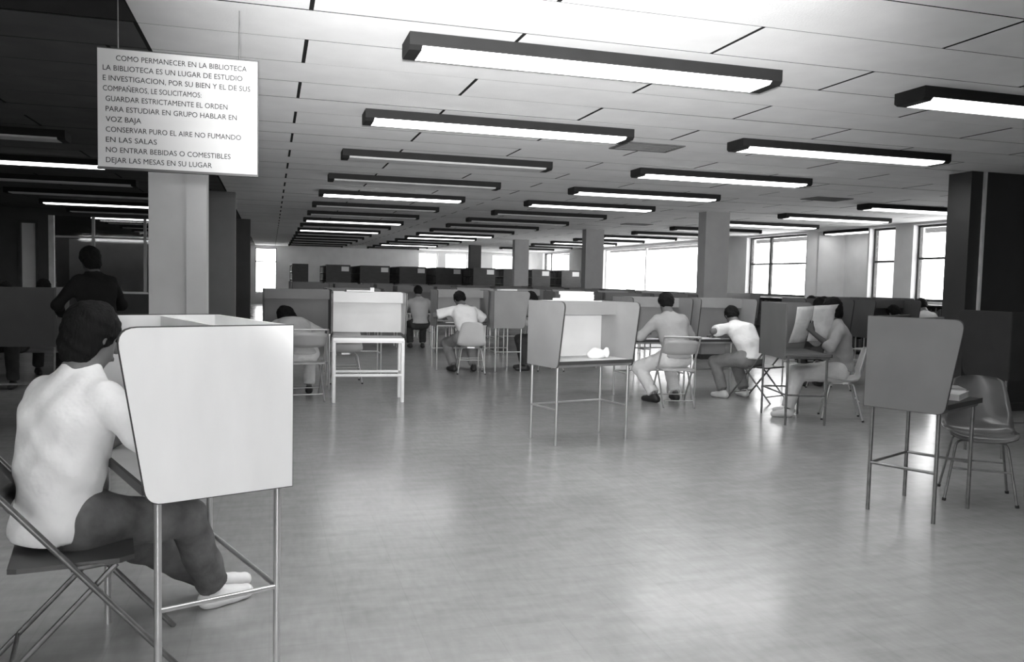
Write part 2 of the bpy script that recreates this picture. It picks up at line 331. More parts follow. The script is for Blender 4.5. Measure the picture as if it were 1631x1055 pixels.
# ------------------------------------------------------------------ ceiling lights and vents
def fixture(state):
    e = empty('ceiling_light')
    MB().prism([(0, -.075), (.30, -.075), (.30, 0), (0, 0)], 'x', 0, 2.46).build('housing', M['housing'], e)
    MB().prism([(.004, -.076), (.03, -.094), (.27, -.094), (.296, -.076)], 'x', .075, 2.385).build('diffuser', M[state], e)
    for a, b in ((.0, .075), (2.385, 2.46)): MB().prism([(.0, -.076), (.03, -.097), (.27, -.097), (.30, -.076)], 'x', a, b).build('end_cap', M['housing'], e)
    return e
PROTO = {s: [fixture(s), False] for s in ('lamp_on', 'lamp_dim', 'lamp_off')}
ROWY = lambda k: 4.86+2.326*k
ONA = {-2: 0, -1: 1, 0: 1, 1: 1, 4: 1, 7: 2, 9: 2}
ONB = {-1: 0, 0: 2, 1: 2, 2: 1, 3: 2, 4: 2, 9: 2, 10: 2, 13: 2}
ONC = {2: 2, 3: 2, 4: 2, 5: 2, 8: 2, 10: 2}
ONZ = {3: 2, 6: 2, 8: 2}
for x, on, ks, nm, n0 in ((.76, ONA, range(-2, 16), 'the row left of centre', 0), (4.36, ONB, range(-1, 16), 'the row right of centre', 0), (9.60, ONC, range(2, 14), 'the window-side row', 2), (-4.48, ONZ, range(2, 12), 'the row left of sign pillar', 2)):
    for k in ks:
        st = {0: 'lamp_off', 1: 'lamp_on', 2: 'lamp_dim'}[on.get(k, 0)]
        if PROTO[st][1]: o = copy_tree(PROTO[st][0])
        else: o = PROTO[st][0]; PROTO[st][1] = True
        o.location = (x, ROWY(k), CZ)
        j = k-n0
        where = '%s one above the viewer in %s' % ('front' if k == -1 else 'rear', nm) if k < 0 else '%s from front in %s' % (ORD[j], nm)
        tag(o, '%s tube light, %s' % ('unlit' if st == 'lamp_off' else 'glowing', where), 'ceiling light', 'ceiling tube lights')
o = copy_tree(PROTO['lamp_dim'][0]); o.location = (13.85, 16.4, CZ); o.rotation_euler = (0, 0, R(90)); o.scale = (.8, 1, 1); tag(o, 'small glowing tube light in the recess beside the right windows', 'ceiling light', 'ceiling tube lights')
for i, (x, y, lb) in enumerate(((3.42, 7.82, 'dark louvred vent between the two nearest light rows'), (8.25, 11.35, 'dark ceiling vent between light row and window-side row'), (8.2, 18.5, 'small distant ceiling vent near the grey pillars'))):
    e = empty('ceiling_vent', (x, y, CZ)); tag(e, lb, 'vent', 'ceiling vents')
    MB().box(0, .66, 0, .04, -.012, 0).box(0, .66, .42, .46, -.012, 0).box(0, .04, .04, .42, -.012, 0).box(.62, .66, .04, .42, -.012, 0).build('frame', M['vent'], e)
    MB().box(.04, .62, .04, .42, -.002, 0).build('duct_mouth', M['void'], e)
    me = MB().box(.04, .62, -.012, .012, -.006, 0).mesh('slat', M['vent_slat'])
    for k in range(6):
        q = bpy.data.objects.new('slat', me); COL.objects.link(q); q.parent = e; q.location = (0, .075+.062*k, -.003); q.rotation_euler = (R(25), 0, 0)

# ------------------------------------------------------------------ hanging sign
SY = 4.8
sg = empty('hanging_sign', (-.47, SY, 2.02)); tag(sg, 'white notice board with rows of printed Spanish rules hung from ceiling', 'sign')
MB().box(-.395, .395, 0, .02, 0, .605).build('board', M['board'], sg)
MB().box(-.40, .40, .02, .03, -.012, .615).build('backing', M['edge'], sg)
MB().box(-.40, .40, .0, .03, -.012, 0).build('bottom_rail', M['edge'], sg)
for x in (-.3, .3): MB().tube([(x, .025, .6), (x, .025, CZ-2.02)], .003, 8).build('hanger_rod', M['tube_dark'], sg)
def text_mesh(txt, width, height, m, parent, loc, rot=(R(90), 0, 0), bold=0):
    c = bpy.data.curves.new('text', 'FONT'); c.body = txt; c.size = 1; c.offset = bold; c.resolution_u = 3; c.extrude = .02
    t = bpy.data.objects.new('text', c); COL.objects.link(t); bpy.context.view_layer.update()
    me = bpy.data.meshes.new_from_object(t.evaluated_get(bpy.context.evaluated_depsgraph_get())); bpy.data.objects.remove(t)
    xs = [v.co.x for v in me.vertices]; x0, x1 = min(xs), max(xs)
    for v in me.vertices: v.co = Vector(((v.co.x-x0)/(x1-x0)*width, v.co.y*height/.7, v.co.z*.03))
    me.materials.clear(); me.materials.append(m); o = bpy.data.objects.new('text_line', me); COL.objects.link(o); o.parent = parent; o.location = loc; o.rotation_euler = rot; return o
LINES = [('COMO PERMANECER EN LA BIBLIOTECA', 28, 205, 100), ('LA BIBLIOTECA ES UN LUGAR DE ESTUDIO', 8, 218, 100), ('E INVESTIGACION, POR SU BIEN Y EL DE SUS', 8, 231, 100), ('COMPAÑEROS, LE SOLICITAMOS:', 8, 152, 100),
         ('GUARDAR ESTRICTAMENTE EL ORDEN', 12, 190, 100), ('PARA ESTUDIAR EN GRUPO HABLAR EN', 12, 205, 100), ('VOZ BAJA', 12, 54, 100), ('CONSERVAR PURO EL AIRE NO FUMANDO', 12, 212, 100), ('EN LAS SALAS', 12, 78, 100), ('NO ENTRAR BEBIDAS O COMESTIBLES', 12, 195, 100), ('DEJAR LAS MESAS EN SU LUGAR', 12, 165, 100)]
for i, (t, x, wd, _) in enumerate(LINES): text_mesh(t, wd*.00315, .027, M['ink'], sg, (-.395+x*.00315, -.0006, .548-.0525*i))

# ------------------------------------------------------------------ study carrels
PT, PB, DZ, SZ = 1.295, .70, .76, .32
def rounded_side(yt, yb, y1, z0, z1, rt_=.07, rb=.05):     # side panel outline (y,z): slanted front edge with rounded corners
    pts = [(y1, z0), (y1, z1)]
    def arc(p, a, b, r, n=6):
        p, a, b = Vector(p), Vector(a), Vector(b); q0 = p+(a-p).normalized()*r; q2 = p+(b-p).normalized()*r
        return [tuple(q0*(1-t)**2+p*2*t*(1-t)+q2*t*t) for t in [k/n for k in range(n+1)]]
    pts += arc((yt, z1), (y1, z1), (yb, z0), rt_) + arc((yb, z0), (yt, z1), (y1, z0), rb)
    return pts
def carrel(panel='lam_mid', frame='tube_light', inner=None, sides=(-1, 1), front_bar=False, deep=PB, wd=.42, top_shelf=True):
    e = empty('study_carrel'); inner = inner or panel
    out = rounded_side(-.31, -.215, .29, deep, PT)
    for s in sides:
        p = MB().prism(out, 'x', wd*s-.009, wd*s+.009).build('side_panel', M[panel], e)
        MB().prism([(.0+(q[0])*1.011-.0, (q[1]-(PT+deep)/2)*1.011+(PT+deep)/2) for q in out], 'x', wd*s-.0065, wd*s+.0065).build('edge_band', M['edge'], p)
    MB().box(-wd+.009, wd-.009, .272, .29, deep, PT).build('back_panel', M[inner], e)
    if top_shelf:
        MB().box(-wd+.01, wd-.01, .06, .272, PT-.13, PT-.112).build('shelf', M[panel], e)
        MB().box(-wd+.01, wd-.01, .042, .06, PT-.13, PT-.004).build('shelf_lip', M[panel], e)
    MB().box(-wd+.01, wd-.01, -.215, .272, DZ-.022, DZ).build('desk_top', M[inner], e)
    MB().box(-wd+.01, wd-.01, -.228, -.215, DZ-.03, DZ+.002).build('desk_edge', M['edge'] if frame != 'tube_white' else M[frame], e)
    r = .0125 if frame != 'tube_white' else .023
    lx = wd-.022
    for sx in (-1, 1):
        for y in (-.175, .245): MB().tube([(lx*sx, y, 0), (lx*sx, y, DZ-.024)], r, 10).build('leg', M[frame], e)
        MB().tube([(lx*sx, -.175, SZ), (lx*sx, .245, SZ)], r*.8, 8).build('stretcher', M[frame], e)
        MB().box(lx*sx-.014, lx*sx+.014, -.20, .26, DZ-.05, DZ-.024).build('apron_rail', M[frame], e)
    MB().tube([(-lx, .245, SZ), (lx, .245, SZ)], r*.8, 8).build('stretcher', M[frame], e)
    MB().box(-lx, lx, -.20, -.176, DZ-.055, DZ-.031).build('apron_rail', M[frame], e)
    if front_bar: MB().tube([(-lx, -.175, SZ), (lx, -.175, SZ)], r*.8, 8).build('stretcher', M[frame], e)
    return e
GC = 'study carrels in the reading room'
near = carrel('lam_white', 'tube_light', deep=.70)
place(near, -.345, 3.44, -69); tag(near, 'white-panelled study carrel with the nearest seated person in the foreground', 'carrel', GC)
cm = carrel('lam_mid', 'tube_light', 'lam_light'); place(cm, 2.80, 7.26, 14.7); tag(cm, 'empty grey carrel in mid-floor with books stacked on top', 'carrel', GC)
ck = carrel('lam_slate', 'tube_dark', 'lam_black', sides=(-1,), wd=.31); place(ck, 4.21, 4.515, 26); tag(ck, 'dim grey carrel at the right edge beside an empty chair', 'carrel', GC)
cw = carrel('lam_light', 'tube_white', 'lam_light', front_bar=True, deep=.80); place(cw, 1.115, 9.98, -3.4); tag(cw, 'light carrel with a bright white tubular frame', 'carrel', GC)
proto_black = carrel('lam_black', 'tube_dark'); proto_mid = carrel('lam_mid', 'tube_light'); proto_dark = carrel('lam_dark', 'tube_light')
SPOTS = [(proto_dark, .33, 11.15, 0, 'dark carrel where the long-haired person leans, left of white-framed carrel'),
         (proto_mid, 2.97, 13.35, 0, 'grey carrel of the white-shirted person left of mid-floor'),
         (proto_mid, 3.70, 13.22, 90, 'grey carrel turned sideways behind the empty mid-floor carrel'),
         (proto_mid, 4.74, 9.85, 2, 'grey carrel of the grey-shirted person on a folding chair'),
         (proto_mid, 5.72, 9.92, 2, 'grey carrel of the white-shirted person right of centre')]
used = set()
def spot(pr, x, y, a, lb, g=GC):
    o = copy_tree(pr) if pr.name in used else pr; used.add(pr.name); place(o, x, y, a); tag(o, lb, 'carrel', g); return o
for s_ in SPOTS: spot(*s_)
c8 = carrel('lam_slate', 'tube_dark', sides=(1,), top_shelf=False); place(c8, 5.61, 7.96, 75); tag(c8, 'open-sided carrel where someone reads a newspaper', 'carrel', GC)
for i, (x, y, a) in enumerate(((4.95, 13.4, 0), (5.85, 13.4, 0), (6.75, 13.4, 0), (10.2, 13.2, 0), (11.15, 13.2, 0))):
    spot(proto_dark, x, y, a, 'dark study carrel, %s from left in the row behind the nearer readers' % ORD[i], 'dark carrels behind the nearer readers')
for i, (x, y, a) in enumerate(((8.0, 10.9, 0), (9.35, 11.05, 0))):
    spot(proto_dark, x, y, a, 'dark carrel, %s from left in the row right of the newspaper reader' % ORD[i], 'dark carrels right of the newspaper reader')
spot(proto_dark, 1.2, 12.75, 0, 'dark carrel behind the white-framed carrel'); spot(proto_dark, 2.95, 17.65, 0, 'dark carrel of the distant grey-shirted person')
for j_, Y_ in enumerate((16.2, 20.4, 23.6)):
    for i in range(7 if j_ == 0 else 9):
        X_ = (3.9 if j_ == 0 else .9)+i*.98
        spot(proto_mid if j_ == 0 else proto_dark, X_, Y_, 180 if j_ else 0, 'study carrel, %s from left in the %s of three far rows' % (ORD[i], ('front', 'middle', 'rear')[j_]), 'far rows of carrels before the bookcases')
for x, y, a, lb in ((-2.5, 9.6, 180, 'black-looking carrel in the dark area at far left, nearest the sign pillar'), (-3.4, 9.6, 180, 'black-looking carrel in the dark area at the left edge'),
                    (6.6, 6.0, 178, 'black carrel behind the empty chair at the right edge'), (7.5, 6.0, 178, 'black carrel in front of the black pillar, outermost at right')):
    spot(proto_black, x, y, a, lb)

# ------------------------------------------------------------------ chairs
def folding_chair(metal='tube_light', pad='seat_metal'):
    e = empty('folding_chair'); wx = .215
    for s in (-1, 1):
        MB().tube([(wx*s, -.32, .84), (wx*s, -.255, .75), (wx*s, .36, .0)], .0115, 10).build('front_leg', M[metal], e)
        MB().tube([(wx*s*.86, .14, .425), (wx*s*.86, -.27, 0)], .0105, 10).build('rear_leg', M[metal], e)
        MB().tube([(wx*s, -.005, .43), (wx*s*.86, .16, .435)], .009, 8).build('seat_bracket', M[metal], e)
    MB().tube([(-wx, .286, .09), (wx, .286, .09)], .008, 8).build('rung', M[metal], e)
    MB().tube([(-wx*.86, -.20, .075), (wx*.86, -.20, .075)], .008, 8).build('rung', M[metal], e)
    MB().tube(bend([(-wx, -.32, .84), (-wx, -.327, .85), (wx, -.327, .85), (wx, -.32, .84)], .02), .0115, 10).build('top_rail', M[metal], e)
    sb = MB(); n = 8                                              # seat: rounded plan, slightly dished
    pl = [(-.2, -.17), (-.19, -.2), (.19, -.2), (.2, -.17), (.205, .15), (.17, .2), (-.17, .2), (-.205, .15)]
    sb.prism(pl, 'z', .432, .45); sb.build('seat', M[pad], e)
    bb = MB(); vs = []; fs = []; nx, nz = 9, 5                    # backrest: curved sheet
    for t in (0, 1):
        for i in range(nx):
            for j in range(nz):
                u = -1+2*i/(nx-1); v = j/(nz-1); z = .63+.185*v-(.018*(u**4) if v > .7 else 0)+(.018*u**4 if v < .3 else 0)
                vs.append((u*.205, -.165-.75*(z-.63)-.035*(1-u*u)-.012*t, z))
    idx = lambda t, i, j: t*nx*nz+i*nz+j
    for i in range(nx-1):
        for j in range(nz-1):
            fs += [(idx(0, i, j), idx(0, i, j+1), idx(0, i+1, j+1), idx(0, i+1, j)), (idx(1, i, j), idx(1, i+1, j), idx(1, i+1, j+1), idx(1, i, j+1))]
    for i in range(nx-1): fs += [(idx(0, i, 0), idx(0, i+1, 0), idx(1, i+1, 0), idx(1, i, 0)), (idx(0, i+1, nz-1), idx(0, i, nz-1), idx(1, i, nz-1), idx(1, i+1, nz-1))]
    for j in range(nz-1): fs += [(idx(0, 0, j+1), idx(0, 0, j), idx(1, 0, j), idx(1, 0, j+1)), (idx(0, nx-1, j), idx(0, nx-1, j+1), idx(1, nx-1, j+1), idx(1, nx-1, j))]
    bb.add(vs, fs, True).build('backrest', M[pad], e)
    return e
def shell_chair(shell='shell', metal='tube_light'):
    e = empty('shell_chair')
    prof = [(.225, .425, .195), (.215, .445, .205), (.12, .447, .215), (0, .432, .222), (-.10, .428, .225), (-.165, .445, .225), (-.20, .49, .222), (-.222, .56, .212), (-.245, .65, .195), (-.268, .74, .175), (-.282, .79, .155), (-.288, .81, .12), (-.29, .817, .07)]
    nx = 13; T = .009; vs = []; n = len(prof)
    for t in (0, 1):
        for j, (y, z, wd) in enumerate(prof):
            back = min(1, max(0, (z-.44)/.12)) if y < -.1 else 0
            for i in range(nx):
                u = -1+2*i/(nx-1); c = u*u; lift = .038*abs(u)**3*(1-back)
                vs.append((u*wd, y+.055*c*back-T*t*back, z+lift-T*t*(1-back)))
    ix = lambda t, j, i: t*n*nx+j*nx+i; fs = []
    for j in range(n-1):
        for i in range(nx-1):
            fs += [(ix(0, j, i), ix(0, j, i+1), ix(0, j+1, i+1), ix(0, j+1, i)), (ix(1, j, i), ix(1, j+1, i), ix(1, j+1, i+1), ix(1, j, i+1))]
        fs += [(ix(0, j, 0), ix(0, j+1, 0), ix(1, j+1, 0), ix(1, j, 0)), (ix(0, j+1, nx-1), ix(0, j, nx-1), ix(1, j, nx-1), ix(1, j+1, nx-1))]
    for i in range(nx-1): fs += [(ix(0, 0, i+1), ix(0, 0, i), ix(1, 0, i), ix(1, 0, i+1)), (ix(0, n-1, i), ix(0, n-1, i+1), ix(1, n-1, i+1), ix(1, n-1, i))]
    MB().add(vs, fs, True).build('shell', M[shell], e)
    for sx in (-1, 1):
        for y0, y1 in ((.12, .20), (-.12, -.23)):
            l = MB().tube(bend([(sx*.03, y0*.6, .405), (sx*.15, y0, .405), (sx*.215, y1, .0)], .04), .0085, 8).build('leg', M[metal], e)
            MB().tube([(sx*.213, y1*.995, .018), (sx*.2155, y1, 0)], .0125, 8).build('foot_cap', M['rubber'], l)
    MB().box(-.06, .06, -.09, .09, .395, .417).build('mounting_plate', M[metal], e)
    for y in (.16, -.185): MB().tube([(-.178, y, .22), (.178, y, .22)], .006, 8).build('rung', M[metal], e)
    return e
GCH = 'chairs at the carrels'
PF, PFd, PS, PSl, PSd = folding_chair(), folding_chair('tube_dark', 'seat_metal_dark'), shell_chair(), shell_chair('shell_light'), shell_chair('shell_dark', 'tube_dark')
def chair(pr, x, y, a, lb, sc=1.0):
    o = copy_tree(pr) if pr.name in used else pr; used.add(pr.name); place(o, x, y, a); o.scale = (sc,)*3; tag(o, lb, 'chair', GCH); return o
chair(PFd, -.70, 3.38, -80, 'dark tubular folding chair under the nearest white-shirted person')
chair(PF, .40, 10.22, 6, 'folding chair of the long-haired person left of white-framed carrel')
chair(PSl, 3.02, 12.72, -8, 'light moulded chair of the white-shirted person left of mid-floor')
chair(PF, 4.74, 9.16, -14, 'folding chair of the grey-shirted person, seat back turned to viewer')
chair(PFd, 6.08, 9.36, 22, 'dark folding chair of the white-shirted person right of centre')
chair(PSl, 6.18, 7.95, 58, 'light moulded chair under the newspaper reader')
chair(PSd, 4.86, 4.72, 141, 'empty dark moulded chair at the right edge', 1.04)
chair(PSl, 1.0, 11.75, 0, 'light moulded chair seen under the white-framed carrel desk')
chair(PS, 4.40, 13.0, 82, 'grey moulded chair behind the mid-floor carrel')
chair(PS, 9.4, 10.45, 0, 'grey moulded chair behind the right-edge carrel panel')
chair(PS, 7.75, 10.25, 0, 'grey moulded chair of the person in black behind the newspaper reader')

# ------------------------------------------------------------------ people: smooth implicit bodies meshed on a grid
def cap(a, b, ra, rb): return ('c', np.array(a, np.float32), np.array(b, np.float32), ra, rb)
def flat(a, b, ra, rb): return ('f', np.array(a, np.float32), np.array(b, np.float32), ra, rb)
def plane(p, n): return ('p', np.array(p, np.float32), np.array(n, np.float32))
def ell(c, r, ax=None): return ('e', np.array(c, np.float32), np.array(r, np.float32), ax)
def sdist(P, q):
    if q[0] == 'c':
        a, b = q[1], q[2]; ab = b-a; t = np.clip(((P-a) @ ab)/max(float(ab @ ab), 1e-9), 0, 1)
        return np.linalg.norm(P-a-t[:, None]*ab, axis=1)-(q[3]+(q[4]-q[3])*t)
    if q[0] == 'f':
        a, b = q[1], q[2]; ab = b-a; L_ = float(np.linalg.norm(ab)); t = np.clip(((P-a) @ ab)/(L_*L_), 0, 1.3)
        return np.maximum(np.linalg.norm(P-a-t[:, None]*ab, axis=1)-(q[3]+(q[4]-q[3])*t), (P-b) @ ab/L_)
    if q[0] == 'p': return (P-q[1]) @ q[2]
    d = P-q[1]
    if q[3] is not None: d = d @ q[3]
    k0 = np.linalg.norm(d/q[2], axis=1); k1 = np.linalg.norm(d/(q[2]**2), axis=1)
    return k0*(k0-1)/np.maximum(k1, 1e-6)
def smin(a, b, k):
    h = np.clip(.5+.5*(b-a)/k, 0, 1); return b*(1-h)+a*h-k*h*(1-h)
def field(prims, k, cut=(), fold=None):
    def f(P):
        d = None
        for q in prims:
            kk = k
            if isinstance(q, list): q, kk = q
            s = sdist(P, q); d = s if d is None else smin(d, s, kk)
        if fold:
            a_, s_ = fold; x_, y_, z_ = P[:, 0]*s_, P[:, 1]*s_, P[:, 2]*s_
            d = d+a_*(np.sin(1.0*x_+1.6*z_+1.7*np.sin(.6*y_+.5*z_+.4*x_))+.6*np.sin(2.3*y_-1.1*z_+1.3*np.sin(1.1*x_+.7))+.5*np.sin(2.9*x_-2.1*z_+2*np.sin(.9*y_)))
        for q in cut: d = np.maximum(d, -sdist(P, q))
        return d
    lo = []; hi = []
    for q in prims:
        if isinstance(q, list): q = q[0]
        if q[0] in 'cf': r = max(q[3], q[4]); lo += [q[1]-r, q[2]-r]; hi += [q[1]+r, q[2]+r]
        else: r = float(max(q[2])); lo.append(q[1]-r); hi.append(q[1]+r)
    return f, np.min(lo, 0)-.03, np.max(hi, 0)+.03
def surfnet(fld, h):
    f, lo, hi = fld; n = np.ceil((hi-lo)/h).astype(int)+1
    ax = [lo[i]+h*np.arange(n[i]) for i in range(3)]
    G = np.stack(np.meshgrid(*ax, indexing='ij'), -1).reshape(-1, 3).astype(np.float32)
    V = f(G).reshape(n); ins = V < 0
    c = [(i, j, k) for i in (0, 1) for j in (0, 1) for k in (0, 1)]
    cnt = sum(ins[i:n[0]-1+i, j:n[1]-1+j, k:n[2]-1+k].astype(np.int8) for i, j, k in c)
    idx = np.argwhere((cnt > 0) & (cnt < 8))
    acc = np.zeros((len(idx), 3)); num = np.zeros(len(idx))
    for a in c:
        for x in range(3):
            if a[x]: continue
            b = list(a); b[x] = 1
            va = V[tuple((idx+a).T)]; vb_ = V[tuple((idx+b).T)]; m = (va < 0) != (vb_ < 0)
            t = np.where(m, va/np.where(m, va-vb_, 1), 0)
            p = np.array(a, float)[None, :]+t[:, None]*(np.array(b)-np.array(a))[None, :]
            acc += p*m[:, None]; num += m
    verts = lo+h*(idx+acc/num[:, None])
    vid = -np.ones(n, int); vid[tuple(idx.T)] = np.arange(len(idx)); faces = []
    for x in range(3):
        sl0 = [slice(None)]*3; sl1 = [slice(None)]*3; sl0[x] = slice(0, -1); sl1[x] = slice(1, None)
        A, B = ins[tuple(sl0)], ins[tuple(sl1)]; g = np.argwhere(A != B); y, z = (x+1) % 3, (x+2) % 3
        g = g[(g[:, y] > 0) & (g[:, z] > 0)]
        ey = np.zeros(3, int); ey[y] = 1; ez = np.zeros(3, int); ez[z] = 1
        q = np.stack([vid[tuple(g.T)], vid[tuple((g-ey).T)], vid[tuple((g-ey-ez).T)], vid[tuple((g-ez).T)]], 1)
        fl = A[tuple(g.T)]; q[~fl] = q[~fl][:, ::-1]; faces.append(q)
    F = np.concatenate(faces); F = F[(F >= 0).all(1)]
    return verts, F
def organic(name, prims, k, h, m, parent, cut=(), fold=None):
    v, F = surfnet(field(prims, k, cut, fold), h)
    me = bpy.data.meshes.new(name); me.from_pydata(v.tolist(), [], F.tolist()); me.polygons.foreach_set('use_smooth', [True]*len(F)); me.materials.append(m); me.update()
    o = bpy.data.objects.new(name, me); COL.objects.link(o); o.parent = parent; return o
def ik(s, t, l1, l2, pole):
    s, t, pole = np.array(s, float), np.array(t, float), np.array(pole, float); d = t-s; L_ = min(np.linalg.norm(d), (l1+l2)*.999); u = d/np.linalg.norm(d)
    a = (l1*l1-l2*l2+L_*L_)/(2*L_); hgt = math.sqrt(max(l1*l1-a*a, 1e-6)); p = pole-u*(pole @ u); p /= np.linalg.norm(p)
    return s+u*a+p*hgt, s+u*L_
def basis(fwd, upv):
    f = np.array(fwd, float); f /= np.linalg.norm(f); u = np.array(upv, float); u -= f*(u @ f); u /= np.linalg.norm(u); r = np.cross(f, u); return np.stack([r, f, u], 1)
def hand(wrist, direction, palm_up, side, h, grip=.5):           # palm + four unequal bent fingers + thumb at the palm's side
    B = basis(direction, palm_up); W = np.array(wrist, float); g = lambda x, y, z: W+B @ np.array([x*side, y, z])
    r = max(.0088, .62*h); P_ = [[cap(g(-.022, .02, 0), g(-.024, .075, 0), .017, .014), .012], [cap(g(.0, .015, 0), g(.0, .08, .003), .018, .015), .012], [cap(g(.022, .02, 0), g(.024, .074, 0), .016, .013), .012]]
    for x, L_ in ((-.030, .066), (-.010, .078), (.010, .074), (.030, .058)):
        a = g(x, .08, .004); b = g(x*1.15, .08+L_*.5, .002-L_*.22*grip); c_ = g(x*1.2, .08+L_*(.5+.4*(1-grip*.7)), .0-L_*(.22+.55)*grip)
        P_ += [[cap(a, b, r, r*.92), .006], [cap(b, c_, r*.92, r*.75), .006]]
    a = g(-.032, .025, -.006); b = g(-.056, .055, -.018); c_ = g(-.052, .088, -.03*grip-.012)
    return P_+[[cap(a, b, r*1.25, r*1.1), .008], [cap(b, c_, r*1.05, r*.8), .006]]
def person(label, x, y, rot, shirt, trousers, shoes='shoe_dark', skin='skin', lean=.35, curl=.45, head=(.55, 0), hands=((-.15, .42, .80), (.17, .42, .80)), poles=((-1, -.3, -.5), (1, -.3, -.5)),
           feet=((-.13, .36), (.13, .36)), knees=None, sleeve='short', h=.014, hair='short', stand=False, grip=.6, palm=((0, 0, 1), (0, 0, 1)), hdir=((.25, 1, 0), (-.25, 1, 0)), size=1.0, twist=0.0, seat=.455, sidelean=0.0, hemz=.015, group='readers at the carrels'):
    e = empty('person', (x, y, 0), R(rot)); tag(e, label, 'person', group); e.scale = (size,)*3
    pel = np.array((0, 0, .93 if stand else seat+.085))
    d1 = np.array((sidelean, math.sin(lean*.7), math.cos(lean*.7))); d2 = np.array((sidelean, math.sin(lean+curl), math.cos(lean+curl)))
    wa = pel+d1*.20; ch = wa+d1*.08+d2*.10; nb = ch+d2*.17
    cx_, sx_ = math.cos(twist), math.sin(twist); rx = np.array((cx_, sx_, 0))
    sh = [nb-d2*.085-rx*.172, nb-d2*.085+rx*.172]
    hp, hy = head; hd = np.array((math.sin(hy)*math.sin(hp)*.9, math.cos(hy)*math.sin(hp), math.cos(hp)))
    nk = nb+(d2*.4+hd*.6)*.05; hc = nk+hd*.108
    fz = np.array((math.sin(hy)*math.cos(hp), math.cos(hy)*math.cos(hp), -math.sin(hp)))       # direction of gaze
    B = basis(fz, hd); H = lambda a, b, c_: hc+B @ np.array((a, b, c_))
    # limbs
    arm = [ik(sh[i], hands[i], .285, .255, poles[i]) for i in (0, 1)]
    hips = [pel+np.array((s*.09, .02, -.01)) for s in (-1, 1)]
    ank = [np.array((feet[i][0], feet[i][1], feet[i][2]+.085 if len(feet[i]) > 2 else .085)) for i in (0, 1)]
    kn = [ik(hips[i], ank[i], .43, .42, (knees[i] if knees else ((.15*(i*2-1)), 1, .9 if not stand else .05)))[0] for i in (0, 1)]
    body = [ell(H(0, -.012, .018), (.074, .092, .095), B), [ell(H(0, .03, -.055), (.054, .062, .066), B), .03], [cap(H(0, -.03, -.06), nb-d2*.02, .052, .058), .03]]
    if h < .013 or True:
        body += [[cap(H(0, .088, .0), H(0, .108, -.032), .010, .014), .012], [ell(H(-.076, -.008, -.012), (.010, .02, .032), B), .008], [ell(H(.076, -.008, -.012), (.010, .02, .032), B), .008], [cap(H(-.02, .092, -.068), H(.02, .092, -.068), .009, .009), .008], [cap(H(-.04, .08, .024), H(.04, .08, .024), .009, .009), .01]]
    body += [[cap(nb, ch, .07, .085), .04], [cap(ch, pel, .085, .09), .04], [cap(sh[0], sh[1], .045, .045), .04]]
    for i in (0, 1):
        el, wr = arm[i]
        body += [[cap(sh[i], el, .046, .037), .03], [cap(el, wr, .036, .025), .02]]
        dd = np.array(hdir[i], float)
        body += hand(wr, dd, palm[i], (-1, 1)[i], h, grip)
        body += [[cap(hips[i], kn[i], .07, .05), .03], [cap(kn[i], ank[i], .045, .035), .02]]
    sockets = [ell(H(s*.032, .088, .006), (.013, .010, .008), B) for s in (-1, 1)]
    organic('body', body, .03, h, M[skin], e, sockets)
    for s in (-1, 1):
        v = MB(); o_ = H(s*.032, .078, .006); v.add([tuple(o_+np.array(q)*.012) for q in ((1, 0, 0), (-1, 0, 0), (0, 1, 0), (0, -1, 0), (0, 0, 1), (0, 0, -1))], [(0, 2, 4), (2, 1, 4), (1, 3, 4), (3, 0, 4), (2, 0, 5), (1, 2, 5), (3, 1, 5), (0, 3, 5)], True).build('eye', M['eye'], e)
    # hair: cap over skull, face cut free
    hr = [ell(H(0, -.022, .034), (.090, .104, .100), B), [ell(H(0, -.055, -.01), (.080, .066, .085), B), .03]]
    if hair == 'bushy': hr = [ell(H(0, -.022, .032), (.096, .106, .102), B), [ell(H(0, -.045, -.04), (.088, .072, .10), B), .03]]
    if hair == 'long': hr += [[cap(H(-.03, -.06, -.02), H(-.05, -.05, -.20), .07, .045), .03], [cap(H(.03, -.06, -.02), H(.06, -.045, -.19), .07, .045), .03]]
    organic('hair', hr, .03, min(h, .011), M['hair'], e, [ell(H(0, .105, -.05), (.078, .075, .105), B)], (.0035, 60))
    # shirt
    s_ = [cap(pel+np.array((-.035, -.02, -.03)), wa, .145, .125), [cap(pel+np.array((.035, -.02, -.03)), wa, .145, .125), .04], [cap(wa-rx*.05, ch-rx*.07, .122, .132), .05], [cap(wa+rx*.05, ch+rx*.07, .122, .132), .05], [cap(ch, nb-d2*.03, .12, .075), .06],
          [cap(sh[0]+rx*.03, sh[1]-rx*.03, .066, .066), .05], [cap(nb+d2*.0, sh[0]+rx*.04, .060, .056), .03], [cap(nb+d2*.0, sh[1]-rx*.04, .060, .056), .03], [cap(nb-d2*.02, nb+d2*.03, .070, .060), .015]]
    for i in (0, 1):
        el, wr = arm[i]
        if sleeve == 'short': s_.append([flat(sh[i], sh[i]+(el-sh[i])*.86, .066, .080), .03])
        else: s_.append([cap(sh[i], el, .064, .054), .04])
        if sleeve == 'long': s_.append([flat(el, el+(wr-el)*.95, .054, .042), .03])
        if sleeve == 'elbow': s_ += [[flat(el, el+(wr-el)*.3, .056, .060), .03]]
    hem = pel+np.array((0, 0, hemz))
    organic('shirt', s_, .05, h, M[shirt], e, [plane(hem, (0, -.12, 1))], (.0042 if h < .012 else .003, 17))
    t_ = [cap(hips[0], hips[1], .115, .115), [cap(pel, pel+np.array((0, 0, .07)), .125, .128), .04]]
    for i in (0, 1): t_ += [[cap(hips[i], kn[i], .108, .080), .05], [flat(kn[i], ank[i]+(kn[i]-ank[i])*.07, .078, .070), .03]]
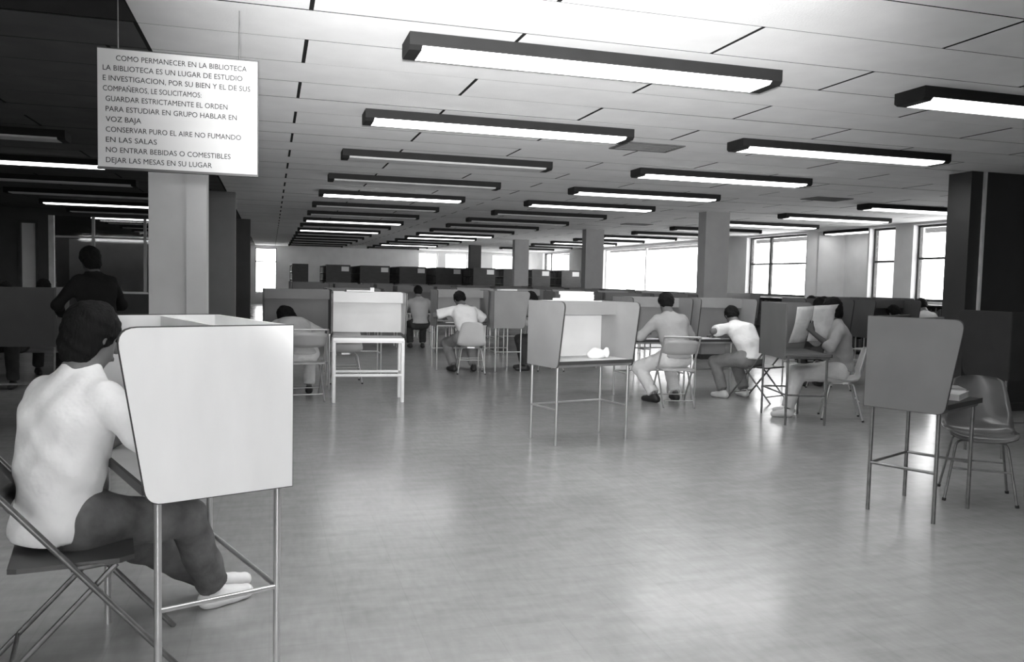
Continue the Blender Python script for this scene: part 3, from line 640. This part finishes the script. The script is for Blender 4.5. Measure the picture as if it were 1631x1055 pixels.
    organic('trousers', t_, .05, h, M[trousers], e, (), (.003, 21))
    for i in (0, 1):
        a = ank[i]; fwd = np.array((kn[i][0]-hips[i][0]+(feet[i][3] if len(feet[i]) > 3 else 0), kn[i][1]-hips[i][1], 0)); fwd = fwd/np.linalg.norm(fwd) if not stand else np.array((0, 1., 0))
        z0 = a[2]-.085
        organic('shoe', [cap(a*[1, 1, 0]+[0, 0, z0+.04]-fwd*.035, a*[1, 1, 0]+[0, 0, z0+.034]+fwd*.15, .040, .034), [cap(a+[0, 0, -.01], a*[1, 1, 0]+[0, 0, z0+.05], .042, .045), .03], [cap(a*[1, 1, 0]+[0, 0, z0+.05], a*[1, 1, 0]+[0, 0, z0+.04]+fwd*.09, .038, .038), .02]], .02, max(h, .01), M[shoes], e)
    return e
def at(c, x, y, a): return c[0]+x*math.cos(R(a))-y*math.sin(R(a)), c[1]+x*math.sin(R(a))+y*math.cos(R(a))

person('person in white shirt with thick dark hair hunched at the nearest white carrel', -.76, 3.46, -42, 'sh_light', 'tr_denim', 'shoe_white', 'skin', lean=.02, curl=.30, head=(.35, .15),
       hands=((.06, .36, .86), (.30, .34, .80)), poles=((0, -.2, -1), (1, .0, -.6)), feet=((.02, .74, 0, .1), (.14, .63, 0, .05)), sleeve='short', h=.0095, hair='bushy', palm=((0, 0, 1), (0, 0, 1)), hdir=((.6, 1, 0), (-.3, 1, 0)), knees=((0, 1, .9), (.5, 1, .9)), twist=.0, hemz=-.05)
person('long-haired person in pale clothes bent over desk left of white-framed carrel', .36, 10.28, 4, 'sh_pale', 'tr_pale', lean=.55, curl=.65, head=(1.15, -.3), hands=((-.22, .50, .80), (.12, .52, .80)), hair='long', sleeve='short', sidelean=-.22)
person('person in white T-shirt on moulded chair left of mid-floor', 2.98, 12.78, 6, 'sh_white', 'tr_grey', lean=.38, curl=.5, head=(.75, -.1), hands=((-.24, .42, .80), (.16, .44, .80)), feet=((-.16, .16), (.16, .14)), hair='short', size=1.04, poles=((-1.6, -.2, -.1), (1.4, -.3, -.3)))
person('distant grey-shirted person seated beyond the white-framed carrel', 2.95, 17.0, 0, 'sh_grey', 'tr_dark', lean=.25, curl=.3, h=.018)
person('person with dark hair and pale sleeves half hidden behind mid-floor carrel', 4.38, 13.0, 80, 'sh_pale', 'tr_dark', lean=.2, curl=.4, head=(.7, .1), hands=((-.15, .42, .80), (.2, .42, .80)), sleeve='long')
person('person in grey shirt and pale trousers on folding chair', 4.80, 9.28, 4, 'sh_grey', 'tr_pale', lean=.22, curl=.40, head=(.55, .2), hands=((-.12, .45, .80), (.18, .44, .80)), feet=((-.20, .10), (.12, .16)), size=1.05, knees=((-.3, 1, .8), (.2, 1, .9)), sleeve='elbow')
person('person in bright white T-shirt right of centre writing at a carrel', 5.96, 9.44, 14, 'sh_white', 'tr_grey', 'shoe_white', lean=.42, curl=.55, head=(.8, .45), hands=((-.28, .40, .80), (.12, .44, .80)), feet=((-.22, .24), (.14, .22)), poles=((-1.6, -.2, -.1), (1.4, -.3, -.3)))
reader = person('newspaper reader in grey top and white trousers seated sideways', 6.16, 7.97, 62, 'sh_grey', 'tr_pale', 'shoe_white', 'skin_dark', lean=-.02, curl=.25, head=(.30, .1), hands=((-.30, .34, .98), (.26, .40, .98)), feet=((-.14, .55), (.12, .50)), sleeve='elbow', h=.011, hair='bushy', palm=((1, 0, 0), (-1, 0, 0)), hdir=((0, .3, 1), (0, .3, 1)), poles=((-.8, -.2, -1), (.8, -.2, -1)))
person('far person in white shirt leaning behind the right-edge carrel panel', 9.4, 10.5, 0, 'sh_white', 'tr_grey', lean=.4, curl=.5, head=(.8, 0), h=.018)
person('distant dark-haired person left of the newspaper top edge', 9.35, 12.65, 0, 'sh_dark', 'tr_dark', lean=.25, curl=.3, h=.018)
person('distant person whose dark head shows just above the newspaper', 8.95, 11.75, 0, 'sh_grey', 'tr_dark', lean=.25, curl=.3, h=.018)
person('distant person in black seated behind the newspaper reader', 7.75, 10.25, 0, 'sh_dark', 'tr_dark', lean=.2, curl=.3, h=.018, hair='bushy')
person('distant person in pale shirt below the brightest right-hand window', 12.0, 12.9, 0, 'sh_pale', 'tr_dark', lean=.3, curl=.3, h=.018)
person('shadowed person at the far left edge with rounded dark hair', -3.15, 11.9, 175, 'sh_dark', 'tr_dark', 'shoe_dark', 'skin_dark', lean=.2, curl=.3, h=.018, hair='bushy')
person('shadowed seated person with pale collar left of the glass partition', -3.2, 13.4, -150, 'sh_grey', 'tr_dark', 'shoe_dark', 'skin_dark', lean=.15, curl=.25, h=.018)
person('dark standing person silhouetted before the glass partition', -1.62, 9.0, 40, 'sh_dark', 'tr_dark', 'shoe_dark', 'skin_dark', lean=.12, curl=.25, head=(.35, 0), hands=((-.2, .32, 1.05), (.15, .32, 1.08)), feet=((-.11, 0), (.11, .02)), stand=True, h=.016, sleeve='long', hair='bushy', size=.985)

# ------------------------------------------------------------------ things on desks
def newspaper(x, y, z, rz):
    e = empty('newspaper', (x, y, z), R(rz)); tag(e, 'open white newspaper held up by the seated reader', 'newspaper')
    for s in (-1, 1):
        vs = []; nu, nv = 10, 8
        for t in (0, 1):
            for i in range(nu):
                for j in range(nv):
                    u = i/(nu-1); v = j/(nv-1)
                    vs.append((s*u*.33, -.05*u-.03*math.sin(u*3.0)-.10*(v-.5)*1.0-.012*math.sin(v*5+s)+.003*t, v*.40+.02*u*(1 if s > 0 else -.6)))
        ix = lambda t, i, j: t*nu*nv+i*nv+j; fs = []
        for i in range(nu-1):
            for j in range(nv-1): fs += [(ix(0, i, j), ix(0, i+1, j), ix(0, i+1, j+1), ix(0, i, j+1)), (ix(1, i, j), ix(1, i, j+1), ix(1, i+1, j+1), ix(1, i+1, j))]
        for i in range(nu-1): fs += [(ix(0, i, 0), ix(1, i, 0), ix(1, i+1, 0), ix(0, i+1, 0)), (ix(0, i, nv-1), ix(0, i+1, nv-1), ix(1, i+1, nv-1), ix(1, i, nv-1))]
        for j in range(nv-1): fs += [(ix(0, nu-1, j), ix(1, nu-1, j), ix(1, nu-1, j+1), ix(0, nu-1, j+1)), (ix(0, 0, j), ix(0, 0, j+1), ix(1, 0, j+1), ix(1, 0, j))]
        MB().add(vs, fs, True).build('page', M['news'], e)
newspaper(5.74, 7.93, .87, 14)
def book(x, y, z, rz, w_, d_, t_, cover, lb, cat='book'):
    e = empty('book', (x, y, z), R(rz)); tag(e, lb, cat, 'books and papers on the carrels')
    MB().box(-w_/2+.004, w_/2-.004, -d_/2+.003, d_/2-.004, .003, t_-.003).build('pages', M['paper'], e)
    MB().box(-w_/2, w_/2, -d_/2, d_/2, 0, .003).box(-w_/2, w_/2, -d_/2, d_/2, t_-.003, t_).box(-w_/2, w_/2, d_/2-.004, d_/2, .003, t_-.003).build('cover', M[cover], e)
bx_, by_ = at((2.80, 7.26), .02, .155, 14.7)
z = PT
for t_, w_, dx, lb in ((.022, .34, -.03, 'wide thin pale pad at the bottom of the stack on mid-floor carrel'), (.035, .26, .01, 'thick white book in the middle of the stack on mid-floor carrel'), (.03, .27, 0, 'white book on top of the stack on mid-floor carrel')):
    book(bx_+dx, by_, z, 14.7+dx*200, w_, .19, t_, 'paper', lb); z += t_
wx_, wy_ = at((1.115, 9.98), 0, .155, -3.4)
book(wx_-.12, wy_, PT, 3, .3, .18, .02, 'book_mid', 'grey book lying on top of the white-framed carrel'); book(wx_+.05, wy_, PT+.0, 85, .18, .05, .05, 'paper', 'small white book on top of the white-framed carrel')
bx2, by2 = at((2.97, 13.35), .30, .155, 0); book(bx2+.55, by2, PT, 0, .3, .2, .025, 'paper', 'pale book on top of the sideways carrel behind mid-floor')
bx3, by3 = at((4.235, 4.53), .1, -.06, 26); book(bx3, by3, DZ, 35, .30, .22, .04, 'paper', 'thick pale book lying on the right-edge carrel desk'); book(bx3+.16, by3+.14, DZ, 60, .22, .16, .05, 'book_mid', 'grey book lying further back on the right-edge carrel desk')
for c_, a_, lb in (((4.74, 9.85), 2, 'open paper under the grey-shirted person'), ((5.66, 9.90), 2, 'open paper at the left hand of the white-shirted writer'), ((2.97, 13.35), 0, 'open paper under the white-shirted person left of mid-floor')):
    px_, py_ = at(c_, -.12, -.06, a_); book(px_, py_, DZ, a_, .28, .21, .012, 'paper', lb)
# crumpled white bag on the mid-floor desk
cbx, cby = at((2.80, 7.26), .14, -.02, 14.7)
o = organic('paper_bag', [ell((0, 0, .045), (.075, .06, .05)), [ell((.05, .01, .04), (.05, .05, .04)), .02], [ell((.105, .0, .055), (.03, .03, .05)), .01], [ell((-.045, 0, .035), (.045, .045, .036)), .02], [ell((-.01, .02, .07), (.04, .03, .03)), .01]], .02, .008, M['sh_white'], None)
o.location = (cbx, cby, DZ); tag(o, 'crumpled white bag on the empty mid-floor carrel desk', 'bag')

# ------------------------------------------------------------------ bookcases, low shelves, table
def bookcase(x, y, wx, dy, hgt, lb, g, label_plate=True, nm='bookcase', end='wood_dark'):
    e = empty(nm, (x, y, 0)); tag(e, lb, nm.replace('_', ' '), g); h = wx/2
    for yy in (0, dy-.03): MB().box(-h, h, yy, yy+.03, 0, hgt).build('end_panel', M[end], e)
    n = max(2, int(round(hgt/.35))); 
    for k in range(n+1):
        zz = .06+(hgt-.09)*k/n; MB().box(-h+.01, h-.01, .03, dy-.03, zz, zz+.025).build('shelf', M['wood_dark'], e)
    MB().box(-.012, .012, .03, dy-.03, .06, hgt-.03).build('divider', M['wood_dark'], e)
    b = MB(); rr = random.Random(int(x*100+y))
    for k in range(n):
        zz = .085+(hgt-.09)*k/n; gap = (hgt-.09)/n-.03
        for s in (-1, 1):
            yy = .04
            while yy < dy-.08:
                t = rr.uniform(.02, .05)
                if rr.random() < .93: b.box(min(s*.015, s*(h-.03)), max(s*.015, s*(h-.03)), yy, yy+t, zz, zz+gap*rr.uniform(.7, .95))
                yy += t+.002
    tag(b.build('books', M['books'], e), kind='stuff')
    if label_plate: MB().box(h-.36, h-.06, -.012, 0, hgt-.26, hgt-.07).build('label_plate', M['paper'], e)
BY = 35.0
for i, (px, wpx) in enumerate(((477, 26), (537, 40), (595, 50), (655, 46), (712, 46), (768, 40), (814, 36), (858, 34), (905, 36))):
    d_ = fw*1; X_ = None
    # column position along the row from its viewing direction at depth BY
    dx = (px-815.5)/F_PX; dirx = rt.x*dx+fw.x-up.x*.06; diry = rt.y*dx+fw.y-up.y*.06
    yb_ = BY-(2 if i > 4 else 0); X_ = yb_*dirx/diry; wv = wpx/F_PX*yb_*.93
    bookcase(X_, yb_, wv, 4.5 if yb_ > 33 else 3.0, 1.93, 'dark end-on bookcase, %s from the left in the far row' % ORD[i], 'far bookcases', i > 0)
for i, (y_, L_) in enumerate(((10.2, 5.6), (16.6, 4.6), (22.2, 5.0), (28.0, 5.0))):
    bookcase(12.75, y_, .5, L_, 1.17, 'long low dark bookcase under the windows, %s from the front' % ORD[i], 'low bookcases under the windows', False, 'low_bookcase')
t = empty('reading_table', (-3.0, 12.5, 0)); tag(t, 'dark reading table in the shadow at the left edge', 'table')
MB().box(-1.1, 1.1, -.35, .35, .72, .76).build('table_top', M['wood_dark'], t); MB().box(-1.05, 1.05, -.30, -.28, .38, .72).build('modesty_panel', M['wood'], t)
for sx in (-1, 1):
    for sy in (-1, 1): MB().box(sx*1.02-.03, sx*1.02+.03, sy*.29-.03, sy*.29+.03, 0, .72).build('leg', M['wood_dark'], t)
c = empty('slat_chair', (-3.82, 17.5, 0)); tag(c, 'dark slat-backed chair against the pale sill at far left', 'chair')
MB().box(-.2, .2, -.2, .2, .43, .46).build('seat', M['wood_dark'], c)
for sx in (-1, 1):
    MB().box(sx*.18-.02, sx*.18+.02, -.2, -.16, 0, .80).build('rear_leg', M['wood_dark'], c); MB().box(sx*.18-.02, sx*.18+.02, .16, .2, 0, .43).build('front_leg', M['wood_dark'], c)
    MB().box(sx*.06-.012, sx*.06+.012, -.19, -.17, .46, .76).build('slat', M['wood_dark'], c)
MB().prism([(-.2, .76), (.2, .76), (.2, .82), (.12, .86), (-.12, .86), (-.2, .82)], 'y', -.2, -.16).build('top_rail', M['wood_dark'], c)
